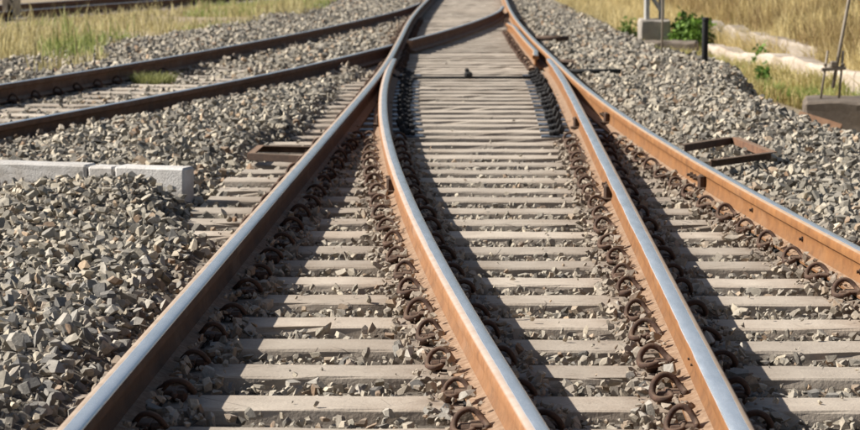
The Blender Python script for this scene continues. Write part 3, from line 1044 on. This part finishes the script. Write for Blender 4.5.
# ------------------------------------------------------------------ right side: post, rod, mast, walls, guy anchor
zr = lambda x, y: float(max(Hb(np.array([x]), np.array([y]))[0], Hg(np.array([x]), np.array([y]))[0]))
z0 = 0.14
p = tube_mesh('marker_post', [(0, 0, -0.5), (0, 0, 0.46), (0.002, 0, 0.475), (0.003, 0, 0.482), (0.003, 0, 0.505), (0.003, 0, 0.515)], [0.033, 0.033, 0.033, 0.038, 0.038, 0.026], 12)
p = tag(obj('marker_post', p, M_PAINTBLK), 'short round black post standing on the ballast ridge', 'post')
p.location = (2.87, 25.3, z0)
z0 = 0.12
p = tag(obj('thin_rod', tube_mesh('thin_rod', [(0, 0, -0.2), (0.004, 0, 0.5), (-0.004, 0, 1.0), (0, 0, 1.7)], 0.013, 6), M_WIRE), 'thin tan upright rod in front of the mast foundation', 'rod')
p.location = (2.63, 27.5, z0)
p = rough_block('stone_foot', 0.12, 0.10, 0.07, M_DARKCON, 0.008); p.location = (2.63, 27.46, z0 - 0.01)
tag(p, 'small dark stone at the foot of the thin rod', 'stone')

def mast(loc, w, dep, hgt, mat, label, chan=0.065, base=None):
    root = empty('mast', loc)
    if base:
        b = rough_block('foundation', base[0], base[1], base[2], M_BASECON, 0.012, 0.15, 0.03)
        b.parent = root; b.location = (0, 0, base[3])
        zb = base[2] + base[3]
    else:
        zb = -0.1
    for sx in (-1, 1):
        bm = bmesh.new()
        box_bm(bm, (sx * w / 2, -dep / 2, zb + hgt / 2), (chan, 0.012, hgt))
        box_bm(bm, (sx * w / 2, dep / 2, zb + hgt / 2), (chan, 0.012, hgt))
        box_bm(bm, (sx * (w / 2 + chan / 2 - 0.006), 0, zb + hgt / 2), (0.011, dep - 0.016, hgt))
        obj('leg', bm_mesh('mast_leg', bm), mat, root)
    nz = int(hgt / (w * 1.5))
    for i in range(nz):
        za, zc = zb + 0.12 + i * w * 1.5, zb + 0.12 + (i + 1) * w * 1.5
        sgn = 1 if i % 2 else -1
        for yy in (-dep / 2 - 0.012, dep / 2 + 0.012):
            v = Vector((sgn * w, 0, zc - za))
            bm = bmesh.new()
            box_bm(bm, (0, 0, 0), (v.length, 0.008, 0.045))
            o = obj('lacing_bar', bm_mesh('lacing_bar', bm), mat, root)
            o.location = (0, yy, (za + zc) / 2)
            o.rotation_euler = (0, -math.atan2(v.z, v.x), 0)
    return tag(root, label, 'mast')
zm = zr(3.62, 39.2)
mast((3.62, 39.2, zm), 0.235, 0.30, 5.0, M_MAST, 'grey steel lattice mast on a concrete foundation near the bush', 0.065, (0.50, 0.5, 0.60, -0.12))
p = rough_block('concrete_ledge', 0.86, 0.55, 0.22, M_DARKCON, 0.012, 0.12, 0.03); p.location = (3.66, 37.0, zr(3.66, 37.0) + 0.0); p.rotation_euler = (0, 0, R(-10))
tag(p, 'low concrete ledge in front of the mast foundation', 'ledge')
mast((-7.72, 44.8, 0.0), 0.20, 0.25, 5.0, M_MASTTAN, 'tan steel mast rising out of the grass at the top left corner', 0.10, (0.7, 0.6, 0.14, -0.08))

def wall_strip(name, pts, th, hgt, mat, label, cat='wall'):
    """low masonry wall along pts, top and face uneven"""
    P = np.array(smooth_pts([(x, y, 0) for x, y in pts], 10))
    V, F = [], []
    for i, q in enumerate(P):
        t = P[min(i + 1, len(P) - 1)] - P[max(i - 1, 0)]
        t /= np.linalg.norm(t)
        nrm = np.array([-t[1], t[0], 0])
        gz = float(Hg(np.array([q[0]]), np.array([q[1]]))[0])
        ht = hgt * (0.75 + 0.5 * float(vnoise(np.array([q[0] * 1.7 + 9]), np.array([q[1] * 1.3]))[0]))
        prof = [(-th / 2 - 0.03, -0.3), (-th / 2 - 0.02, ht * 0.3), (-th / 2, ht - 0.03), (-th / 2 + 0.03, ht), (th / 2 - 0.03, ht + 0.01), (th / 2, ht - 0.03), (th / 2, -0.3)]
        for (u, z) in prof:
            w = q - nrm * u if False else q + nrm * u
            V.append((w[0] + random.uniform(-.008, .008), w[1] + random.uniform(-.008, .008), gz + z + random.uniform(-.008, .008)))
    k_ = len(prof)
    for i in range(len(P) - 1):
        for j in range(k_):
            j2 = (j + 1) % k_
            F.append((i * k_ + j, i * k_ + j2, (i + 1) * k_ + j2, (i + 1) * k_ + j))
    F.append(tuple(range(k_))); F.append(tuple((len(P) - 1) * k_ + j for j in range(k_)))
    me = mesh_from(name, V, F)
    bm = bmesh.new(); bm.from_mesh(me); bmesh.ops.recalc_face_normals(bm, faces=bm.faces); bm.to_mesh(me); bm.free()
    return tag(obj(name, me, mat), label, cat)
wall_strip('low_wall', [(5.6, 23.2), (5.05, 26.4), (4.85, 29), (4.68, 31.6), (4.5, 34.5), (4.42, 37.5)], 0.30, 0.22, M_WALL, 'low whitewashed wall along the drain behind the guy rod')
wall_strip('low_wall', [(5.15, 31.5), (4.95, 34.5), (4.85, 38), (4.75, 41)], 0.28, 0.36, M_WALL, 'upper pale wall at the foot of the golden grass bank')

# dark foundation block with the guy anchor
zb = zr(4.1, 23.2)
p = rough_block('anchor_block', 1.15, 0.9, 0.52, M_DARKCON, 0.012, 0.15, 0.03)
p.location = (4.22, 23.55, -0.60)
p.rotation_euler = (0, 0, R(-8))
tag(p, 'dark weathered concrete block holding the guy rod at the right edge', 'concrete block')
TOPZ = -0.08
gy = empty('guy_anchor', (3.90, 23.6, TOPZ))
obj('guy_rod', tube_mesh('guy_rod', [(0.03, 0.0, 0.10), (0.12, 0.05, 0.60), (0.34, 0.2, 1.75), (0.75, 0.45, 3.9)], 0.018, 8), M_WIRE, gy)
for sx, tx in ((-0.09, -0.02), (0.09, 0.10)):
    obj('threaded_bar', tube_mesh('threaded_bar', [(sx, 0, -0.03), (tx + 0.03 * (sx > 0), 0.03, 0.46)], 0.012, 8), M_WIRE, gy)
bm = bmesh.new()
box_bm(bm, (0.035, 0.01, 0.285), (0.24, 0.05, 0.035), Matrix.Rotation(R(-4), 3, 'Y'), 0.006)
box_bm(bm, (0.035, 0.01, 0.33), (0.07, 0.06, 0.06), None, 0.01)
obj('clamp_plate', bm_mesh('clamp_plate', bm), M_WIRE, gy)
for sx in (-0.045, 0.125):
    o = obj('nut', box_mesh('nut', (0.035, 0.035, 0.03), 0.006), M_WIRE, gy); o.location = (sx, 0.018, 0.325)
tag(gy, 'slanting guy rod with clamp and twin threaded bars at right edge', 'guy rod')

# rusty channel offcut leaning on the stones
bm = bmesh.new()
box_bm(bm, (0, 0, 0.0), (0.46, 0.30, 0.010), None, 0.002)
box_bm(bm, (0, -0.146, -0.055), (0.46, 0.009, 0.10), None, 0.002)
box_bm(bm, (0, 0.146, -0.055), (0.46, 0.009, 0.10), None, 0.002)
pl = obj('steel_channel', bm_mesh('steel_channel', bm), M_RUST)
pl.location = (3.14, 19.6, -0.06)
pl.scale = (0.78, 0.78, 0.78)
pl.rotation_euler = (R(38), R(16), R(-18))
tag(pl, 'rusty steel channel offcut leaning in the stones before the dark block', 'steel channel')

# loose debris: a few bigger rocks at the foot of the ballast slope
for i, (x, y, s) in enumerate([(3.05, 20.6, 0.07), (3.25, 21.6, 0.06), (3.6, 22.2, 0.08), (3.5, 24.0, 0.06)]):
    V, F = PROTO['near'][i]
    o = obj('rock', tri_mesh('rock', V * s, F), M_STONE1)
    o.location = (x, y, zr(x, y) + s * 0.3)
    tag(o, ['pale loose rock lying beside the rusty channel', 'loose rock between the channel and the dark block', 'loose rock against the left side of the dark block', 'loose rock behind the dark block by the weeds'][i], 'rock', 'loose rocks below the ballast slope')

# ------------------------------------------------------------------ grass and plants
def blades(pts, h, w, cols, lean=0.35, curl=0.35):
    """each blade: 3 cross pairs + tip = 5 triangles reduced to 3"""
    n = len(pts)
    az = rng.uniform(0, 2 * math.pi, n)
    fa = rng.uniform(0, 2 * math.pi, n)
    ln_ = lean * rng.random(n) * h
    dx, dy = np.cos(az) * ln_, np.sin(az) * ln_
    wx, wy = np.cos(fa) * w / 2, np.sin(fa) * w / 2
    z = np.zeros(n)
    b0 = pts + np.stack([-wx, -wy, z - 0.03], 1)
    b1 = pts + np.stack([wx, wy, z - 0.03], 1)
    m0 = pts + np.stack([dx * 0.35 - wx * 0.8, dy * 0.35 - wy * 0.8, h * 0.55], 1)
    m1 = pts + np.stack([dx * 0.35 + wx * 0.8, dy * 0.35 + wy * 0.8, h * 0.55], 1)
    tp = pts + np.stack([dx * (1 + curl), dy * (1 + curl), h * (1 - 0.25 * rng.random(n))], 1)
    V = np.stack([b0, b1, m0, m1, tp], 1).reshape(-1, 3)
    base = (np.arange(n) * 5)[:, None, None]
    F = (np.array([[0, 1, 3], [0, 3, 2], [2, 3, 4]])[None] + base).reshape(-1, 3)
    return V, F, np.repeat(cols, 5, 0)

def grass_obj(name, parts_, label, cat='grass'):
    off = 0; VV, FF, CC = [], [], []
    for V, F, c in parts_:
        VV.append(V); FF.append(F + off); CC.append(c); off += len(V)
    o = obj(name, tri_mesh(name, np.concatenate(VV), np.concatenate(FF), np.concatenate(CC)), M_GRASS)
    o['kind'] = 'stuff'
    return tag(o, label, cat)

def colmix(n, a, b, var=0.2):
    t = rng.random((n, 1))
    return (np.array(a) * (1 - t) + np.array(b) * t) * rng.uniform(1 - var, 1 + var, (n, 1))

def pts_in(n, fx, y0, y1, clump=1.2, thr=0.35):
    """random points; fx(Y)->(x0,x1)"""
    Y = y0 + (y1 - y0) * rng.random(n)
    x0, x1 = fx(Y)
    X = x0 + (x1 - x0) * rng.random(n)
    k_ = vnoise(X * clump + 50, Y * clump + 9) + 0.25 * rng.random(n) > thr
    X, Y = X[k_], Y[k_]
    return np.stack([X, Y, Hg(X, Y)], 1)

GOLD1, GOLD2 = (0.54, 0.43, 0.19), (0.70, 0.59, 0.31)
BRN1, BRN2 = (0.26, 0.17, 0.075), (0.38, 0.27, 0.12)
GRN1, GRN2 = (0.13, 0.20, 0.045), (0.26, 0.32, 0.08)
# golden bank on the right
P1 = pts_in(62000, lambda Y: (np.full_like(Y, 5.0) + 0.10 * np.maximum(28 - Y, 0), np.maximum(0.178 * Y + 1.6, 7.0)), 19.5, 62, 0.6, 0.25)
hh = rng.uniform(0.30, 0.85, len(P1)) * (0.65 + 0.6 * vnoise(P1[:, 0] * 0.9, P1[:, 1] * 0.9))
cl = colmix(len(P1), GOLD1, GOLD2)
br = vnoise(P1[:, 0] * 0.7 + 20, P1[:, 1] * 0.4) > 0.58
cl[br] = colmix(int(br.sum()), BRN1, GOLD1)
gb = vnoise(P1[:, 0] * 1.1 + 3, P1[:, 1] * 0.7 + 40) > 0.76
cl[gb] = colmix(int(gb.sum()), (0.22, 0.24, 0.07), (0.42, 0.38, 0.14))
hh = np.where(gb, hh * 0.6, hh)
P1b = pts_in(16000, lambda Y: (np.maximum(2.9 + 0.0 * Y, 2.9), np.full_like(Y, 5.1)), 42, 64, 0.8, 0.3)
P1c = pts_in(30000, lambda Y: (0.6 + 0.03 * Y, 0.2 * Y), 62, 84, 0.5, 0.2)
grass_obj('dry_grass', [blades(P1, hh, 0.016, cl), blades(P1b, rng.uniform(0.2, 0.6, len(P1b)), 0.016, colmix(len(P1b), GOLD1, GOLD2)), blades(P1c, rng.uniform(0.3, 0.9, len(P1c)), 0.03, colmix(len(P1c), GOLD1, BRN2))],
          'tall golden dry grass covering the bank on the right')
# low grass between the ballast slope and the wall
P2 = pts_in(15000, lambda Y: (np.full_like(Y, 3.15), 4.75 + 0.0 * Y), 26.2, 42, 1.5, 0.36)
hh = rng.uniform(0.04, 0.22, len(P2)) * (0.6 + 0.8 * vnoise(P2[:, 0] * 2, P2[:, 1] * 2))
gm = (vnoise(P2[:, 0] * 1.3, P2[:, 1] * 0.8 + 4) > 0.55)
cl = colmix(len(P2), GOLD1, (0.46, 0.40, 0.16)); cl[gm] = colmix(int(gm.sum()), (0.20, 0.25, 0.07), (0.44, 0.42, 0.16))
P2b = pts_in(4500, lambda Y: (4.98 - 0.05 * (Y - 26) - 0.45, 4.98 - 0.05 * (Y - 26) - 0.05), 25.5, 40, 1.1, 0.55)
P2c = pts_in(6000, lambda Y: (4.98 - 0.045 * (Y - 26) + 0.15, 4.98 - 0.045 * (Y - 26) + 0.5), 24, 42, 0.9, 0.45)
grass_obj('low_grass', [blades(P2, hh, 0.014, cl, 0.6), blades(P2b, rng.uniform(0.10, 0.32, len(P2b)), 0.015, colmix(len(P2b), (0.34, 0.32, 0.10), GOLD2), 0.7), blades(P2c, rng.uniform(0.2, 0.55, len(P2c)), 0.015, colmix(len(P2c), GOLD1, GOLD2), 0.9)], 'short patchy grass between the ballast ridge and the low wall')
# left grass strip
def lx(Y):
    return cF1(Y) + 0.75, cL1(np.minimum(Y, 51)) - 1.25 + 0.02 * (Y - 30)
P3 = pts_in(27000, lambda Y: (np.maximum(cF1(Y) + 0.5, -0.178 * Y - 1.5), cL1(np.minimum(Y, 51)) - 1.1 - 0.9 * sstep(28, 31.5, Y) - 0.6 * np.exp(-((Y - 36) / 4) ** 2)), 21, 60, 0.6, 0.57)
P3[:, 2] = np.maximum(P3[:, 2], Hb(P3[:, 0], P3[:, 1]))
hh = rng.uniform(0.06, 0.34, len(P3)) * (0.45 + 0.55 * sstep(1.0, 3.0, P3[:, 0] - cF1(P3[:, 1]))) * (0.5 + 0.8 * vnoise(P3[:, 0] * 0.8 + 2, P3[:, 1] * 0.8))
gm = vnoise(P3[:, 0] * 0.9 + 8, P3[:, 1] * 0.6) > 0.6
tall = rng.random(len(P3)) < 0.12
hh = np.where(tall, hh * 1.9, hh * 0.8)
cl = colmix(len(P3), (0.40, 0.33, 0.15), (0.58, 0.52, 0.27), 0.3); cl[gm] = colmix(int(gm.sum()), (0.20, 0.27, 0.065), (0.38, 0.40, 0.13))
grass_obj('meadow_strip', [blades(P3, hh, 0.016, cl, 0.5)], 'yellow-green grass strip between the left track and distant track')

def tuft(x, y, n, rad, h, c1, c2, label, z=None):
    r = rad * np.sqrt(rng.random(n)); t = rng.uniform(0, 6.28, n)
    X, Y = x + r * np.cos(t), y + r * np.sin(t)
    Z = np.maximum(Hb(X, Y), Hg(X, Y)) if z is None else np.full(n, z)
    V, F, c = blades(np.stack([X - x, Y - y, Z - Z.mean()], 1), rng.uniform(0.4, 1.0, n) * h, 0.009, colmix(n, c1, c2), 0.9)
    o = obj('grass_tuft', tri_mesh('grass_tuft', V, F, c), M_GRASS)
    o.location = (x, y, float(Z.mean()))
    return tag(o, label, 'grass tuft', 'small tufts of grass')
tuft(-2.85, 24.9, 600, 0.22, 0.17, (0.20, 0.22, 0.07), (0.36, 0.36, 0.14), 'green grass tuft between the two dark rails of the left track')
tuft(-0.46, 12.95, 110, 0.09, 0.05, (0.25, 0.28, 0.10), (0.42, 0.40, 0.18), 'tiny pale weed between sleepers left of the curved switch rail', -0.05)
tuft(0.62, 11.9, 60, 0.08, 0.06, (0.14, 0.2, 0.05), (0.30, 0.32, 0.10), 'tiny green weed in the shaded gap right of the curved switch rail', -0.05)
tuft(3.35, 21.2, 260, 0.16, 0.16, (0.16, 0.24, 0.05), (0.36, 0.38, 0.12), 'weed tuft on bare soil left of the dark block')
tuft(4.05, 27.0, 700, 0.35, 0.28, (0.13, 0.23, 0.04), (0.34, 0.40, 0.10), 'bright green weed patch in front of the low wall')
tuft(4.72, 25.4, 500, 0.25, 0.30, (0.10, 0.20, 0.03), (0.26, 0.34, 0.08), 'green weed patch behind the dark block at the right edge')

def bush(x, y, rx, ry, hgt, nleaf, label, lw=0.07, c1=(0.07, 0.16, 0.025), c2=(0.17, 0.30, 0.05)):
    z = zr(x, y)
    root = empty('bush', (x, y, z))
    cent = rng.normal(size=(26, 3)); cent /= np.linalg.norm(cent, axis=1)[:, None]
    cent *= rng.uniform(0.3, 0.85, (26, 1)); cent[:, 2] = np.abs(cent[:, 2])
    ci = rng.integers(0, 26, nleaf)
    L = cent[ci] + rng.normal(size=(nleaf, 3)) * 0.2
    L = L * np.array([rx, ry, hgt]) ; L[:, 2] = np.abs(L[:, 2]) + 0.02
    q = rng.normal(size=(nleaf, 4)); q /= np.linalg.norm(q, axis=1)[:, None]
    lm = np.array([(0, 0, 0), (0.28, 0.35, 0.05), (0, 1.0, 0), (-0.28, 0.35, 0.05)])
    W = np.einsum('nij,vj->nvi', quat_mats(q), lm) * (lw * rng.uniform(0.6, 1.3, (nleaf, 1, 1))) + L[:, None, :]
    F = (np.array([[0, 1, 2], [0, 2, 3]])[None] + (np.arange(nleaf) * 4)[:, None, None]).reshape(-1, 3)
    c = colmix(nleaf, c1, c2, 0.3)
    f = obj('foliage', tri_mesh('foliage', W.reshape(-1, 3), F, np.repeat(c, 4, 0)), M_LEAF, root)
    f['kind'] = 'stuff'
    for i in range(7):
        e = cent[i] * np.array([rx, ry, hgt]) * 0.9
        obj('stem', tube_mesh('stem', [(0.02 * i - 0.06, 0, -0.05), (e[0] * 0.4, e[1] * 0.4, e[2] * 0.5 + 0.03), tuple(e)], [0.012, 0.009, 0.004], 5), M_STEM, root)
    return tag(root, label, 'bush')
bush(4.20, 39.0, 0.42, 0.34, 0.60, 2600, 'leafy green bush right of the mast foundation', 0.12, (0.10, 0.20, 0.03), (0.24, 0.38, 0.07))
bush(3.30, 40.5, 0.22, 0.2, 0.42, 300, 'small pale green bush left of the mast foundation', 0.10, (0.14, 0.22, 0.05), (0.26, 0.34, 0.09))
bush(4.50, 33.0, 0.16, 0.16, 0.36, 260, 'small green plant growing between the two low walls', 0.08)
bush(4.20, 30.6, 0.12, 0.12, 0.30, 180, 'dark green plant before the low wall, left of the guy rod', 0.08)
